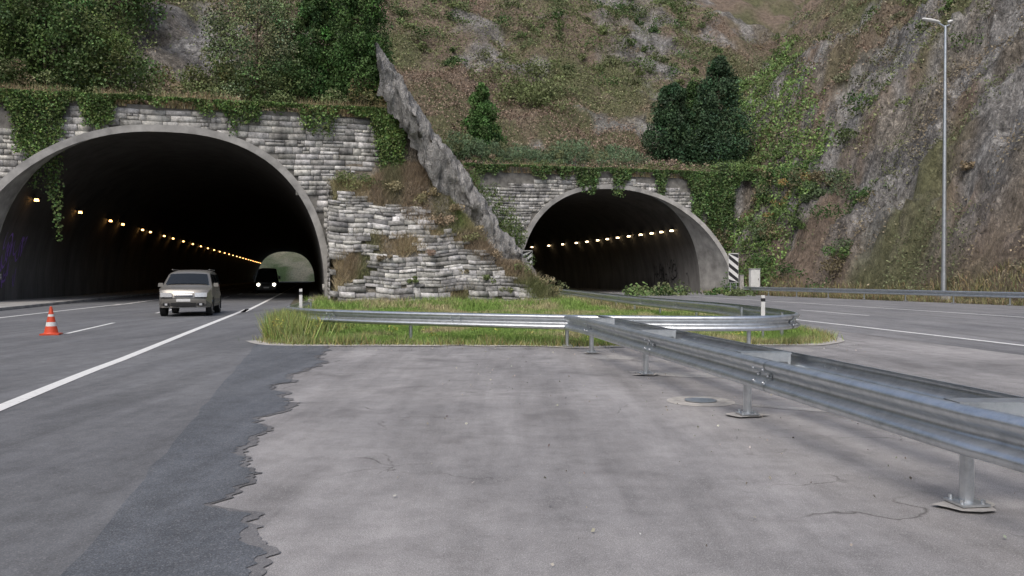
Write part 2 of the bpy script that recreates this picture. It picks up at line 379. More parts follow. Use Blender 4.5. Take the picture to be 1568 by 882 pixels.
def conifer(name,x,y,h,R,color,k=150,n=80,size=.2,pw=.75,sink=.4):
    t,s=TS(x,y);z=float(H(t,s))-sink;e=empty(name,(0,0,0));b=B();limbs(b,(x,y,z),h,R,16,True);b.make('trunk',e)
    u=rng.uniform(0,1,k)**1.15;an=rng.uniform(0,6.28,k)
    lob=.72+.5*vn(an*1.1+x,u*5,int(abs(x)*7))
    rr=R*np.clip((1-u)**pw*(.35+.65*np.minimum(1,u*6+.45)),.05,1)*lob
    rad=rr*rng.uniform(.35,1,k)
    C=np.c_[x+rad*np.cos(an),y+rad*np.sin(an),z+.05*h+u*h*.95-.12*rad]
    V=clumps(C,R*.24*(.55+.6*(1-u)),n,size,jcol(color,k,.28,.08),1.15,up=.6)
    foliage_obj('crown',[V],parent=e);return e
def broadleaf(name,x,y,h,R,color,k=110,n=90,size=.2,low=.12,sink=.4):
    t,s=TS(x,y);z=float(H(t,s))-sink;e=empty(name);b=B();limbs(b,(x,y,z),h*.85,R,16);b.make('trunk',e)
    d=rng.normal(size=(k,3));d/=np.linalg.norm(d,axis=1)[:,None]
    r=rng.uniform(.3,1,k)**.5*(.7+.55*vn(d[:,0]*2+x,d[:,2]*2+d[:,1]*2+y,5))
    C=np.c_[x+d[:,0]*r*R,y+d[:,1]*r*R,z+h*(low+(1-low)*.5)+d[:,2]*r*h*(1-low)*.5]
    foliage_obj('crown',[clumps(C,R*.27*rng.uniform(.6,1.2,k),n,size,jcol(color,k,.28,.1),.9)],parent=e);return e
# ------------------------------------------------------------ tunnels
PW=2.0/2.4
def arch(tc,a,b,n=48):
    th=np.linspace(0,np.pi,n+1);c=np.cos(th);s_=np.sin(th)
    return tc+a*np.sign(c)*np.abs(c)**PW, b*np.abs(s_)**PW
def arch_t(tc,a,b,z,side): return tc+side*a*(1-min(1,(z/b))**2.4)**(1/2.4)
def addblock(V,F,C,fn,t0,t1,z0,z1,dd=(.03,.08),g0=.47,gs=.10,jj=.015):
    d=rng.uniform(*dd);j=lambda:rng.uniform(-jj,jj);n=len(V);i=.015
    V+=[fn(t0,z0,0),fn(t1,z0,0),fn(t1,z1,0),fn(t0,z1,0)]
    V+=[fn(t0+i+j(),z0+i*.5+j()*.7,d+j()),fn(t1-i+j(),z0+i*.5+j()*.7,d+j()),fn(t1-i+j(),z1-i*.5+j()*.7,d+j()),fn(t0+i+j(),z1-i*.5+j()*.7,d+j())]
    F+=[(n+4,n+5,n+6,n+7),(n,n+1,n+5,n+4),(n+1,n+2,n+6,n+5),(n+2,n+3,n+7,n+6),(n+3,n,n+4,n+7)]
    g=float(np.clip(rng.normal(g0,gs),.16,.72));c=[g,g*.98,g*rng.uniform(.90,.97)];C+=[c]*8
def tunnel(name,tc,a,b,s0,s1,wall,bend=None,rw=.42):
    e=empty(name)
    sv=np.arange(s0-.35,s1,3.0);at,az=arch(tc,a,b);off=np.zeros(len(sv)) if bend is None else bend*np.clip(sv-s0-25,0,None)**2
    V=[];n=len(at)
    for s,o in zip(sv,off):
        for t,z in zip(at,az): V.append(W(t+o,s,z-.02 if z<.01 else z))
    F=[(i*n+j,i*n+j+1,(i+1)*n+j+1,(i+1)*n+j) for i in range(len(sv)-1) for j in range(n-1)]
    if bend is not None: F.append(tuple((len(sv)-1)*n+j for j in range(n)))
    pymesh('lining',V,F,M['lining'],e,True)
    ot,oz=arch(tc,a+rw,b+rw);sf=s0-.36;V=[];F=[]
    for i in range(n): V+= [W(at[i],sf,az[i]),W(ot[i],sf,oz[i]),W(ot[i],s0+.3,oz[i])]
    for i in range(n-1):
        k=3*i;F+=[(k,k+1,k+4,k+3),(k+1,k+2,k+5,k+4)]
    pymesh('portal_rim',V,F,M['concrete'],e)
    # masonry headwall (real blocks) + backing carried up to the terrace level
    t0,t1,top=wall;tb=lambda t:max(top(t)-.05,12.05)
    V=[];F=[];bt,bz=arch(tc,a+.2,b+.2)
    for i in range(n): V+=[W(bt[i],s0+.02,bz[i]),W(bt[i],s0+.02,tb(bt[i]))]
    F=[(2*i,2*i+1,2*i+3,2*i+2) for i in range(n-1)]
    k=len(V);te=t1+(1.5 if bend is not None else 0)
    V+=[W(t0,s0+.02,-.1),W(tc-a-.2,s0+.02,-.1),W(tc-a-.2,s0+.02,tb(tc-a)),W(t0,s0+.02,tb(t0)),W(tc+a+.2,s0+.02,-.1),W(te,s0+.02,-.1),W(te,s0+.02,tb(te)),W(tc+a+.2,s0+.02,tb(tc+a))]
    F+=[(k,k+1,k+2,k+3),(k+4,k+5,k+6,k+7)]
    pymesh('mortar_backing',V,F,M['mortar'],e)
    BV=[];BF=[];BC=[];z=0
    while z<max(top(tc),top(t0))-.05:
        ch=rng.uniform(.24,.46);t=t0+rng.uniform(-.3,0)
        while t<t1:
            w=rng.uniform(.4,1.5);cz=z+ch/2;ct=t+w/2
            u=abs(ct-tc)/(a+rw*.9);zt=(b+rw*.9)*(max(0,1-u**2.4))**(1/2.4)
            if cz>zt and z+ch<top(ct)+.08 and ct<t1:
                if ch>.36 and rng.random()<.3:
                    hz=z+ch*rng.uniform(.4,.6);fn=lambda a_,c_,d_:W(a_,s0-d_,c_+.03*math.sin(a_*.9))
                    addblock(BV,BF,BC,fn,t,t+w-.02,z,hz-.018);addblock(BV,BF,BC,fn,t,t+w*.5-.02,hz,z+ch-.018);addblock(BV,BF,BC,fn,t+w*.5,t+w-.02,hz,z+ch-.018)
                else: addblock(BV,BF,BC,lambda a_,c_,d_:W(a_,s0-d_,c_+.03*math.sin(a_*.9)),t,t+w-.02,z,z+ch-.018)
            t+=w
        z+=ch
    mesh_np('stone_blocks',BV,BF,M['stone'],np.array(BC),e)
    return e
def flare(e,tc,a,b,s0,side,ext,out):
    """curved shell wing running forward of the portal, cut on a falling line"""
    V=[];n=26;th=np.linspace(0,np.pi*.42,n);m=5
    for i,h in enumerate(th):
        ct=math.cos(h)**PW;z=b*math.sin(h)**PW;L=ext*(1-i/(n-1))**1.0
        for j in range(m):
            f=j/(m-1);V.append(W(tc+side*(a*ct+out*f*L/ext),s0-.36-L*f,max(z*(1-.10*f*L/ext),-.03)))
        V.append(W(tc+side*(a*ct+out*L/ext+.4*ct),s0-.36-L-.02,max(z*(1-.1*L/ext)+.4*math.sin(h),-.03)))
        V.append(W(tc+side*(a*ct+.42*ct),s0+.1,max(z+.42*math.sin(h),-.03)))
    k=m+2;F=[(i*k+j,(i+1)*k+j,(i+1)*k+j+1,i*k+j+1) for i in range(n-1) for j in range(k-1)]
    pymesh('flared_shell',V,F,M['concrete'],e)
topL=lambda t: 12.0-.30*max(0,-12.5-t)
topR=lambda t: 11.45-.012*(t-27)**2
TL=tunnel('tunnel_portal',-8.6,9.4,10.4,SL,284,(-21,5.0,topL))
TR=tunnel('tunnel_portal',28.5,9.4,10.2,SR,165,(15.2,37.6,topR),bend=-.004)
flare(TR,28.5,9.4,10.2,SR,1,5.5,.9);flare(TL,-8.6,9.4,10.4,SL,-1,4.5,.5)
def lamps(e,tc,a,b,side,svals,z,mat,bend=0,s0=0,sz=.16):
    lb=B()
    for s in svals:
        o=bend*max(0,s-s0-25)**2;t=arch_t(tc,a,b,z,side)-side*.35+o
        x,y,_=W(t,s);lb.box((x,y,z+.12),(.34,.6,.1),M['black'],A);lb.box((x,y,z),(sz*1.4,sz*2.2,.14),mat,A,.8)
        lb.tube((x,y,z+.15),W(t+side*.25,s,z+.5),.02,.02,M['black'],6)
    lb.make('lamp_row',e)
lamps(TL,-8.6,9.4,10.4,-1,[54.5,64,73,77.5,86,90,98,104]+list(np.arange(112,280,8.5)),6.3,M['lamp'],sz=.14)
lamps(TR,28.5,9.4,10.2,1,[76,78.5,81,84,87.5,91,94.5,98,102,106,111,116,122,130],6.4,M['lamp_w'],-.004,SR,.18)
def graffiti(name,tc,a,b,side,s0,s1,z0,z1,mat,k,parent,off=.03):
    g=B()
    for i in range(k):
        ca=rng.uniform(s0,s1);cz=rng.uniform(z0,z1);r=rng.uniform(.25,.55);ph=rng.uniform(0,6.28);L=rng.uniform(2.5,5.5);fq=rng.uniform(1,2.6);pts=[]
        for q in np.linspace(0,L,26):
            pts.append((ca+r*math.cos(q+ph)+.15*q,cz+r*1.3*math.sin(fq*q+ph)))
        for (sa,za),(sb,zb) in zip(pts[:-1],pts[1:]):
            za=max(.3,za);zb=max(.3,zb);V=[]
            for s,z,o in ((sa,za,-.08),(sb,zb,-.08),(sb,zb,.08),(sa,za,.08)): V.append(W(arch_t(tc,a,b,z+o,side)-side*off,s+o*.5,z+o))
            g.quad(V,mat)
    g.make(name,parent)
graffiti('graffiti',-8.6,9.4,10.4,-1,53.0,57,1.4,3.8,simple('violet_paint',(.34,.20,.66),.6),14,TL)
graffiti('graffiti_dark',28.5,9.4,10.2,1,75,86,.9,3.0,M['black'],26,TR)
# battered stone wing wall: coursed rubble following the front slope
BV=[];BF=[];BC=[]
z=-.05
while z<7.4:
    ch=rng.uniform(.15,.34);t=1.0+rng.uniform(-.02,.02)
    while t<14.8:
        w=rng.uniform(.3,1.2);ct=t+w/2;cz=z+ch/2
        lim=min(7.0,.80*(14.0-ct))+1.9*(float(fbm(ct*.6,cz*.3,3,7))-.5)-.2
        gap=float(fbm(ct*.35,cz*.6,4,91))
        if cz<lim and gap<.60 and rng.random()<.985:
            zo=rng.uniform(-.04,.08)
            addblock(BV,BF,BC,lambda a_,c_,d_:W(a_,46.8+c_/1.6-.14-(d_+zo)*.8,c_+.09*math.sin(a_*.7+1)+.05*math.sin(a_*2.3)+.05*d_),t,t+w-.018,z,z+ch-.012,(.02,.11),.40,.13,.035)
        t+=w
    z+=ch
z=0
while z<7.2:
    ch=rng.uniform(.2,.4);s=46.9+z/1.6
    while s<52.2:
        w=rng.uniform(.4,1.1);addblock(BV,BF,BC,lambda a_,c_,d_:W(1.02-d_,a_,c_),s,min(s+w-.03,52.3),z,z+ch-.02,(.03,.1),.36,.12);s+=w
    z+=ch
mesh_np('stone_wing_wall',BV,BF,M['stone'],np.array(BC))
# rough rock ridge on the spur
nt_,npf=170,26;tt=np.linspace(4.0,14.9,nt_);ff=np.linspace(0,1,npf)
pk=np.array([(51.1,-2.9),(50.6,-1.7),(50.3,-.7),(50.7,.15),(51.7,.55),(53,.6),(54.5,.3),(57,-.5)])
ps_=np.interp(ff,np.linspace(0,1,8),pk[:,0]);pz=np.interp(ff,np.linspace(0,1,8),pk[:,1])
TT,II=np.meshgrid(tt,np.arange(npf),indexing='ij')
n1=fbm(TT*.8,II*.16,4,15)-.5;n2=1-np.abs(2*fbm(TT*2.1,II*.4,4,25)-1)-.6;n3=fbm(TT*.45,II*0.0,2,35)-.5
zc=1.45*(14.7-TT);th=.42+.58*np.clip(zc/7,0,1)
SS=ps_[None]+1.4*n1-.55*n2+(.5-TT*.05)-.5*sstep(TT,8,12)
ZZ=np.maximum(-.2,zc+pz[None]*th+.9*n1+.5*n2+1.3*n3+.35)
RV=np.stack(W(TT+.7*n1+.4*n2,SS,ZZ),-1).reshape(-1,3)
g=.38+.16*fbm(TT*.7,II*.2,4,5)
rcol=np.stack([g,g*.975,g*.94],-1).reshape(-1,3)
ix=np.arange(nt_*npf).reshape(nt_,npf)
mesh_np('rock_ridge',RV,np.stack([ix[:-1,:-1],ix[1:,:-1],ix[1:,1:],ix[:-1,1:]],-1).reshape(-1,4),M['terrain'],rcol,alpha=.55)

# ------------------------------------------------------------ guardrails
WP=[(-.004,.724),(.016,.724),(.048,.716),(.080,.700),(.094,.676),(.088,.650),(.060,.622),(.016,.600),(.002,.582),(-.002,.56),(.002,.538),(.016,.520),(.060,.498),(.088,.470),(.094,.444),(.080,.420),(.048,.404),(.016,.396),(-.004,.396)]
def rail(name_parent,P,side=1,name='rail',off=0.0,z=0):
    T_=tang(P);R_=np.stack([T_[:,1],-T_[:,0]],1)*side;n=len(WP);V=[];b=B()
    for p,r in zip(P,R_):
        for d_,zz_ in WP: q=p+r*(d_+off);V.append((q[0],q[1],zz_+z))
    b.add(V,[(i*n+j,i*n+j+1,(i+1)*n+j+1,(i+1)*n+j) for i in range(len(P)-1) for j in range(n-1)],M['galv'])
    o=b.make(name,name_parent,smooth=True)
    L=np.r_[0,np.cumsum(np.linalg.norm(np.diff(P,axis=0),axis=1))];b=B();k=2.0
    while k<L[-1]-.4:
        i0=int(np.searchsorted(L,k));i0=min(i0,len(P)-2)
        V=[]
        for ds in (-.17,.17):
            for d_,zz_ in WP: q=P[i0]+T_[i0]*ds+R_[i0]*(d_+off+.006);V.append((q[0],q[1],zz_+z))
        b.add(V,[(j,j+1,n+j+1,n+j) for j in range(n-1)],M['galv'])
        for ds in (-.11,.11):
            pp=P[i0]+T_[i0]*ds
            for zz_,dd in ((.625,.06),(.495,.06),(.56,.006)):
                q=pp+R_[i0]*(off+dd);r=pp+R_[i0]*(off+dd+.03);b.tube((q[0],q[1],zz_+z),(r[0],r[1],zz_+z),.017,.013,M['galv'],8)
        k+=4.0
    b.make(name+'_splices',name_parent,smooth=True)
def posts(e,pts,rot=0,h=.66):
    b=B();pb=B()
    for x,y in pts:
        b.tube((x,y,.0),(x,y,h),.045,.045,M['galv'],16)
        b.box((x,y,.035),(.2,.2,.016),M['galv'],rot)
        for dx,dy in ((.07,.07),(-.07,.07),(.07,-.07),(-.07,-.07)): b.tube((x+dx,y+dy,.04),(x+dx,y+dy,.07),.014,.014,M['galv'],8)
        a=rng.uniform(.7,1.3,12);pb.add([(x+.2*a[i]*math.cos(i*.5236),y+.15*a[i]*math.sin(i*.5236),.020) for i in range(12)],[tuple(range(12))],M['pad'])
    b.make('posts',e);pb.make('post_footings',e)
e=empty('guardrail')
MP=catmull([(5.2,-10),(4.35,-3),(3.25,4.2),(3.05,5.36),(2.6,8.9),(2.1,12.6),(1.62,16.3),(1.35,17.45)],.25)
MP=MP-np.array([.13,0]);rail(e,MP,-1,'front_rail',.0)
back=MP+np.array([.62,.06]);rail(e,back,1,'back_rail',0)
pp=[(3.07+.0,5.36),(2.63,8.88),(2.12,12.6),(1.62,16.2),(3.55,1.8),(4.0,-1.8),(4.5,-5.4)]
posts(e,pp,.13,h=.60)
b=B()
for x,y in pp:
    b.box((x+.19,y+.03,.712),(.56,.20,.014),M['galv']);b.box((x+.19,y-.06,.665),(.54,.014,.09),M['galv']);b.box((x+.19,y+.12,.665),(.54,.014,.09),M['galv'])
    b.box((x+.44,y+.03,.6),(.03,.2,.2),M['galv']);b.box((x-.075,y+.03,.56),(.05,.12,.18),M['galv'])
b.make('spacers',e)
e=empty('guardrail')
CP=catmull([(-7.6,30),(-7.1,27),(-6.75,24.6),(-6.3,22.6),(-5.4,21.2),(-4.0,20.1),(-2.2,19.1),(1.2,17.7),(3.2,17.25),(4.85,17.15),(5.9,17.5),(6.6,18.5),(6.95,20.2),(7.05,22.5),(6.9,25.7),(5.9,32.5),(5.3,39),(3.4,61),(.6,75)],.25)
rail(e,CP,1,'rail')
i0=int(np.argmin(np.hypot(CP[:,0]-7.05,CP[:,1]-22.5)))
inner=CP[i0:]+np.array([-.6,0]);rail(e,inner,-1,'inner_rail')
T_=tang(CP);L=np.r_[0,np.cumsum(np.linalg.norm(np.diff(CP,axis=0),axis=1))];pts=[]
for k in np.arange(1,L[-1],3.9):
    i=np.searchsorted(L,k);r=np.array([T_[i][1],-T_[i][0]]);q=CP[i]-r*.1;pts.append((q[0],q[1]))
posts(e,pts)
e=empty('guardrail')
RB=tspath([(37.3,-15),(37.3,30),(37.4,60),(37.7,68)],.5)[::-1];rail(e,RB,1,'rail',z=.03)
posts(e,[W(37.45,s)[:2] for s in np.arange(-12,68,4)],A)
def delineator(x,y,z0,h):
    b=B();b.box((x,y,z0+h/2),(.10,.035,h),M['white'],0,.9);b.box((x,y-.004,z0+h*.78),(.103,.04,h*.16),M['black'],0,.98)
    b.box((x,y,z0-.1),(.05,.03,.3),M['galv']);b.tube((x,y,0),(x,y,z0),.03,.03,M['galv'],8);b.make('delineator_post',bev=.004)
delineator(6.1,19.35,.62,.5);delineator(-6.55,24.7,.6,.6)
# ------------------------------------------------------------ traffic cone
b=B();cx,cy=-12.45,21.5
b.box((cx,cy,.025),(.46,.46,.04),M['orange'],.3);b.lathe([(.19,.045),(.17,.07),(.135,.24)],(cx,cy,0),M['orange']);b.lathe([(.135,.24),(.11,.35)],(cx,cy,0),M['white'])
b.lathe([(.11,.35),(.08,.50)],(cx,cy,0),M['orange']);b.lathe([(.08,.50),(.068,.56)],(cx,cy,0),M['white']);b.lathe([(.068,.56),(.03,.76),(.022,.77),(.018,.72)],(cx,cy,0),M['orange']);b.make('traffic_cone',smooth=False)
# ------------------------------------------------------------ chevron marker signs
def marker(x,y,z0,w,h,rz,flip=1):
    e=empty('hazard_marker_sign',(x,y,0),rz);b=B();b.box((0,0,z0+h/2),(w,.04,h),M['white']);b.make('panel',e,bev=.01)
    b=B();k=h/3.6
    for i in range(-1,5):
        za=z0+i*k;pts=[(-w/2,za),(w/2,za+w*.8),(w/2,za+w*.8+k*.5),(-w/2,za+k*.5)]
        if flip<0: pts=[(-p[0],p[1]) for p in pts]
        pts=[(p[0],min(max(p[1],z0+.03),z0+h-.03)) for p in pts]
        if abs(pts[0][1]-pts[3][1])+abs(pts[1][1]-pts[2][1])<.02: continue
        V=[(p[0]*.96,-.024,p[1]) for p in pts];b.quad(V if flip>0 else V[::-1],M['black'])
    b.make('stripes',e);b=B()
    for dx in (-w*.3,w*.3): b.tube((dx,.05,0),(dx,.05,z0+h*.9),.04,.04,M['galv'],8)
    b.make('supports',e)
marker(19.6,70.5,1.1,.85,2.6,-.1,-1);marker(1.45,75.0,1.9,.95,2.2,-.1,1)
x,y,_=W(38.2,63.5);e=empty('roadside_cabinet',(x,y,0),.1);b=B();b.box((0,0,.3),(.95,.6,.6),M['concrete']);b.box((0,0,1.45),(.85,.5,1.7),M['white']);b.box((0,0,2.33),(.95,.6,.06),M['concrete']);b.make('housing',e,bev=.015)
b=B();b.box((0,-.256,1.45),(.7,.012,1.5),M['white']);b.box((.25,-.27,1.4),(.04,.03,.15),M['black']);b.make('door',e)
b=B();b.box((x-1.0,y+.6,.85),(.4,.35,1.7),M['pad'],0,.9);b.box((x-1.0,y+.6,1.75),(.42,.36,.1),M['concrete']);b.make('marker_post',bev=.02)
b=B();b.lathe([(.0,.0),(.30,.0),(.31,.004),(.39,.002),(.42,-.004)],(2.36,9.95,.008),M['pad'],28);b.lathe([(.0,.0),(.2,.0),(.2,.004)],(2.36,9.95,.016),M['galv'],28);b.make('manhole_cover')
# ------------------------------------------------------------ street lamp
lx,ly=27.1,50.0;e=empty('street_lamp',(lx,ly,0));b=B()
b.box((0,0,.25),(.6,.6,.7),M['concrete']);b.tube((0,0,.3),(0,0,1.8),.17,.16,M['galv'],16);b.tube((0,0,1.8),(0,0,17.3),.145,.075,M['galv'],16)
b.tube((0,0,17.2),(-.5,0,17.5),.05,.045,M['galv'],10);b.tube((0,0,17.25),(.25,0,17.35),.05,.05,M['galv'],10);b.make('pole',e)
b=B()
for sgn,x0,L_ in ((-1,-.35,1.15),(1,.12,.3)):
    V=[];F=[];prof_h=[(0,.06,.05),(.15,.14,.09),(.55,.18,.11),(.9,.15,.08),(1.0,.05,.03)];n=10
    for f,w,hh in prof_h:
        for i in range(n): a=2*math.pi*i/n;V.append((x0+sgn*f*L_,w*math.cos(a),17.52+.18*f*L_+hh*math.sin(a)))
    F=[(j*n+i,j*n+(i+1)%n,(j+1)*n+(i+1)%n,(j+1)*n+i) for j in range(4) for i in range(n)]
    b.add(V,F,M['white'])
b.make('luminaire',e,smooth=True)

# ------------------------------------------------------------ vehicles
paint=simple('champagne_metallic',(.30,.283,.255),.3,.5,var=.08,scale=2)
clad=simple('lower_cladding',(.15,.142,.13),.5,.1,var=.1)
dark=simple('dark_paint',(.03,.032,.036),.35,.2,var=.1)
clear=simple('headlamp_glass',(.75,.76,.78),.12,.3,var=.1,scale=20)
def vehicle(name,loc,rz,P,width,prof_top,belt,roof,wy,wr,P2=None):
    e=empty(name,loc,rz);hw=width/2
    ymin=min(p[0] for p in prof_top);ymax=max(p[0] for p in prof_top)
    bot=[]
    for cy in sorted(wy,reverse=True):
        bot+=[(cy+(wr+.07)*math.cos(a),.36+(wr+.07)*math.sin(a)) for a in np.linspace(0.0,math.pi,9)]
    loop=prof_top+[(ymax-.03,.36)]+bot+[(ymin+.05,.36)]
    cyc=(ymin+ymax)/2
    def hwid(y,z):
        k=hw
        if z>belt: k=hw*(1-.22*((z-belt)/(roof-belt))**1.2)-.03
        elif z<.5: k=hw-.03
        ed=max(0,(abs(y-cyc)-(ymax-ymin)/2+.6)/.6);return k*(1-.17*ed**2.2)
    us=[-1,-.97,-.9,-.7,-.35,0,.35,.7,.9,.97,1];V=[];n=len(loop)
    for u in us:
        for y,z in loop:
            top=z>.5;ed=max(0,abs(u)-.7)/.3
            yy=cyc+(y-cyc)*(1-.012*ed**2)
            bul=.10*(1-u*u)*(-1 if y<cyc-1.3 else (1 if y>cyc+1.6 else 0))
            zz=z-(.05*ed**2 if top else 0)+(.03*(1-u*u) if z>belt+.02 else 0)
            V.append((u*hwid(y,z),yy+bul,zz))
    m=len(us);F=[(i*n+j,i*n+(j+1)%n,(i+1)*n+(j+1)%n,(i+1)*n+j) for i in range(m-1) for j in range(n)]
    F+=[tuple(range(n-1,-1,-1)),tuple((m-1)*n+j for j in range(n))]
    me=bpy.data.meshes.new('body');me.from_pydata(V,[],F);me.update();me.materials.append(P);me.materials.append(P2 or P);o=link(bpy.data.objects.new('body',me),e)
    bm=bmesh.new();bm.from_mesh(me);bmesh.ops.triangulate(bm,faces=[f for f in bm.faces if len(f.verts)>4]);bmesh.ops.recalc_face_normals(bm,faces=bm.faces)
    for f in bm.faces:
        f.smooth=True
        if f.calc_center_median().z<.55: f.material_index=1
    bm.to_mesh(me);bm.free()
    q=o.modifiers.new('es','EDGE_SPLIT');q.split_angle=math.radians(32)
    b=B()
    for cy in wy:
        for sx in (-1,1):
            x=sx*(hw-.13);b.tube((x-.11,cy,wr),(x+.11,cy,wr),wr,wr,M['rubber'],24)
            b.tube((x+sx*.10,cy,wr),(x+sx*.125,cy,wr),wr*.66,wr*.58,M['chrome'],16)
            for q in range(5):
                a=q*1.2566;b.tube((x+sx*.128,cy,wr),(x+sx*.128,cy+wr*.55*math.cos(a),wr+wr*.55*math.sin(a)),.03,.025,M['rubber'],5)
    b.make('wheels',e)
    return e,hwid
ptop=[(-2.2,.42),(-2.26,.55),(-2.27,.70),(-2.22,.92),(-2.08,1.07),(-1.75,1.15),(-1.3,1.22),(-.68,1.70),(-.45,1.78),(.1,1.83),(.7,1.85),(1.4,1.83),(1.9,1.75),(2.05,1.5),(2.16,1.2),(2.25,1.05),(2.27,.6)]
e,hwid=vehicle('car',(-13.5,33.6,.004),A,paint,1.98,ptop,1.18,1.84,(-1.38,1.34),.41,clad)
b2=B();n=8
for i in range(n):
    u0=-1+2*i/n;u1=-1+2*(i+1)/n;q=[]
    for u,(y,z,w) in ((u0,(-1.26,1.26,.82)),(u1,(-1.26,1.26,.82)),(u1,(-.73,1.67,.70)),(u0,(-.73,1.67,.70))):
        q.append((u*w,y-.015*(1-u*u)-.03,z+.03*(1-u*u)+.02))
    b2.quad(q,M['glass'])
b2.make('windscreen',e)
b=B()
for sx in (-1,1):
    for ya,yb,yc,yd in ((-1.05,-.25,-.28,-.55),(-.18,.72,.68,-.2),(.8,1.75,1.6,.76)):
        def sp(y,z): return (sx*(hwid(y,z)+.012),y,z)
        q=[sp(ya,1.24),sp(yb,1.24),sp(yc,1.68),sp(yd,1.68)];b.quad(q if sx>0 else q[::-1],M['glass'])
    b.tube((sx*.72,-.3,1.88),(sx*.72,1.6,1.87),.02,.02,M['chrome'],8)
    b.box((sx*1.06,-.95,1.25),(.2,.1,.15),paint,0,.85)
    b.box((sx*.995,0,.58),(.03,2.0,.14),clad)
    b.box((sx*1.0,-.1,1.0),(.02,.16,.03),M['chrome']);b.box((sx*1.0,.85,1.0),(.02,.16,.03),M['chrome'])
b.make('side_details',e)
b=B()
def front(x0,x1,z0,z1,mat,o):
    k=8;yb=lambda x:-2.365+.10*(x/.9)**2+(.04*max(0,abs(x)-.63)/.3)
    for i in range(k):
        xa=x0+(x1-x0)*i/k;xb=x0+(x1-x0)*(i+1)/k;sl=.10*max(0,z1-.8)
        b.quad([(xa,yb(xa)-o,z0),(xb,yb(xb)-o,z0),(xb,yb(xb)-o+sl,z1),(xa,yb(xa)-o+sl,z1)],mat)
front(-.34,.34,.79,.95,M['rubber'],.02)
for z in (.82,.865,.91): front(-.34,.34,z,z+.016,M['chrome'],.03)
front(-.38,.38,.955,.98,M['chrome'],.02)
for sx in (-1,1):
    x0,x1=(.42,.86) if sx>0 else (-.86,-.42);front(x0,x1,.78,.95,clear,.02);front(x0-.01,x1+.01,.755,.78,M['rubber'],.018)
    x0,x1=(.52,.76) if sx>0 else (-.76,-.52);front(x0,x1,.44,.54,M['rubber'],.0);front(x0+.07,x1-.07,.45,.53,clear,.02)
front(-.46,.46,.42,.55,M['rubber'],.0);front(-.26,.26,.60,.71,M['white'],.02);front(-.85,.85,.725,.74,M['rubber'],.012)
b.make('front_details',e)
tail=simple('tail_lamp',(.4,.02,.02),.3)
b=B();b.quad([(-.60,2.3,1.2),(-.52,2.13,1.62),(.52,2.13,1.62),(.60,2.3,1.2)],M['glass'])
for sx in (-1,1): b.box((sx*.78,2.2,1.05),(.14,.12,.35),tail)
b.make('rear_details',e)
ptop=[(-2.5,.45),(-2.55,.7),(-2.5,1.05),(-2.35,1.2),(-1.85,1.4),(-1.2,2.2),(-.9,2.38),(0,2.45),(2.4,2.4),(2.55,2.2),(2.6,.6)]
vx,vy,_=W(-4.2,81.5)
e,hwid=vehicle('van',(vx,vy,.004),A,dark,2.1,ptop,1.35,2.42,(-1.6,1.5),.37)
b=B();b.quad([(-.8,-1.93,1.42),(.8,-1.93,1.42),(.68,-1.3,2.17),(-.68,-1.3,2.17)],M['glass'])
for sx in (-1,1):
    b.tube((sx*.72,-2.5,.88),(sx*.72,-2.68,.88),.14,.14,M['head'],12);b.box((sx*1.16,-1.55,1.55),(.2,.1,.3),M['black'])
b.box((0,-2.68,.6),(.5,.02,.12),M['white']);b.box((0,-2.67,.9),(.9,.03,.2),M['rubber']);b.make('front_details',e)

# ------------------------------------------------------------ trees
G1=(.110,.168,.058);G2=(.070,.130,.042);G3=(.160,.200,.080);G4=(.055,.100,.050)
broadleaf('tree',-29.5,50.5,9.0,4.2,G1,250,100,.2,0,1.0);broadleaf('tree',-34.5,52,12.5,5.0,(.095,.15,.05),280,100,.21,0,1.0)
broadleaf('tree',-38,60,15,5.5,G2,170,90,.27);broadleaf('tree',-26.0,51.3,6.4,3.1,(.13,.18,.065),140,90,.18,0,.8)
broadleaf('tree',-31.5,62,10,4.8,G1,160,90,.25)
broadleaf('willow_tree',-17.4,54.5,8.4,3.3,(.175,.215,.11),220,90,.17,0)
conifer('cypress_tree',-13.6,54.6,9.0,2.2,G2,240,90,.18,.5)
conifer('cypress_tree',-10.3,54.0,10.5,2.8,(.078,.145,.045),330,90,.18,.38)
conifer('cypress_tree',-11.9,56.6,13.5,3.0,G2,300,90,.19,.45)
broadleaf('shrub_tree',-15.2,53.6,3.8,2.4,G1,100,80,.16,0)
broadleaf('shrub_tree',-20.0,54,3.4,2.1,G3,80,80,.16,0)
broadleaf('shrub_tree',-9.6,53.4,2.8,1.7,(.2,.2,.1),70,70,.15,0)
conifer('cypress_tree',-3.2,84,7.4,2.6,(.085,.165,.05),170,80,.26,.55)
conifer('pine_tree',17.6,88,9.0,3.6,G4,230,80,.28,.45)
conifer('pine_tree',22.9,88.5,12.3,4.3,G4,300,80,.28,.55)
conifer('pine_tree',20.4,90.5,9.2,3.6,G2,180,80,.28,.5)

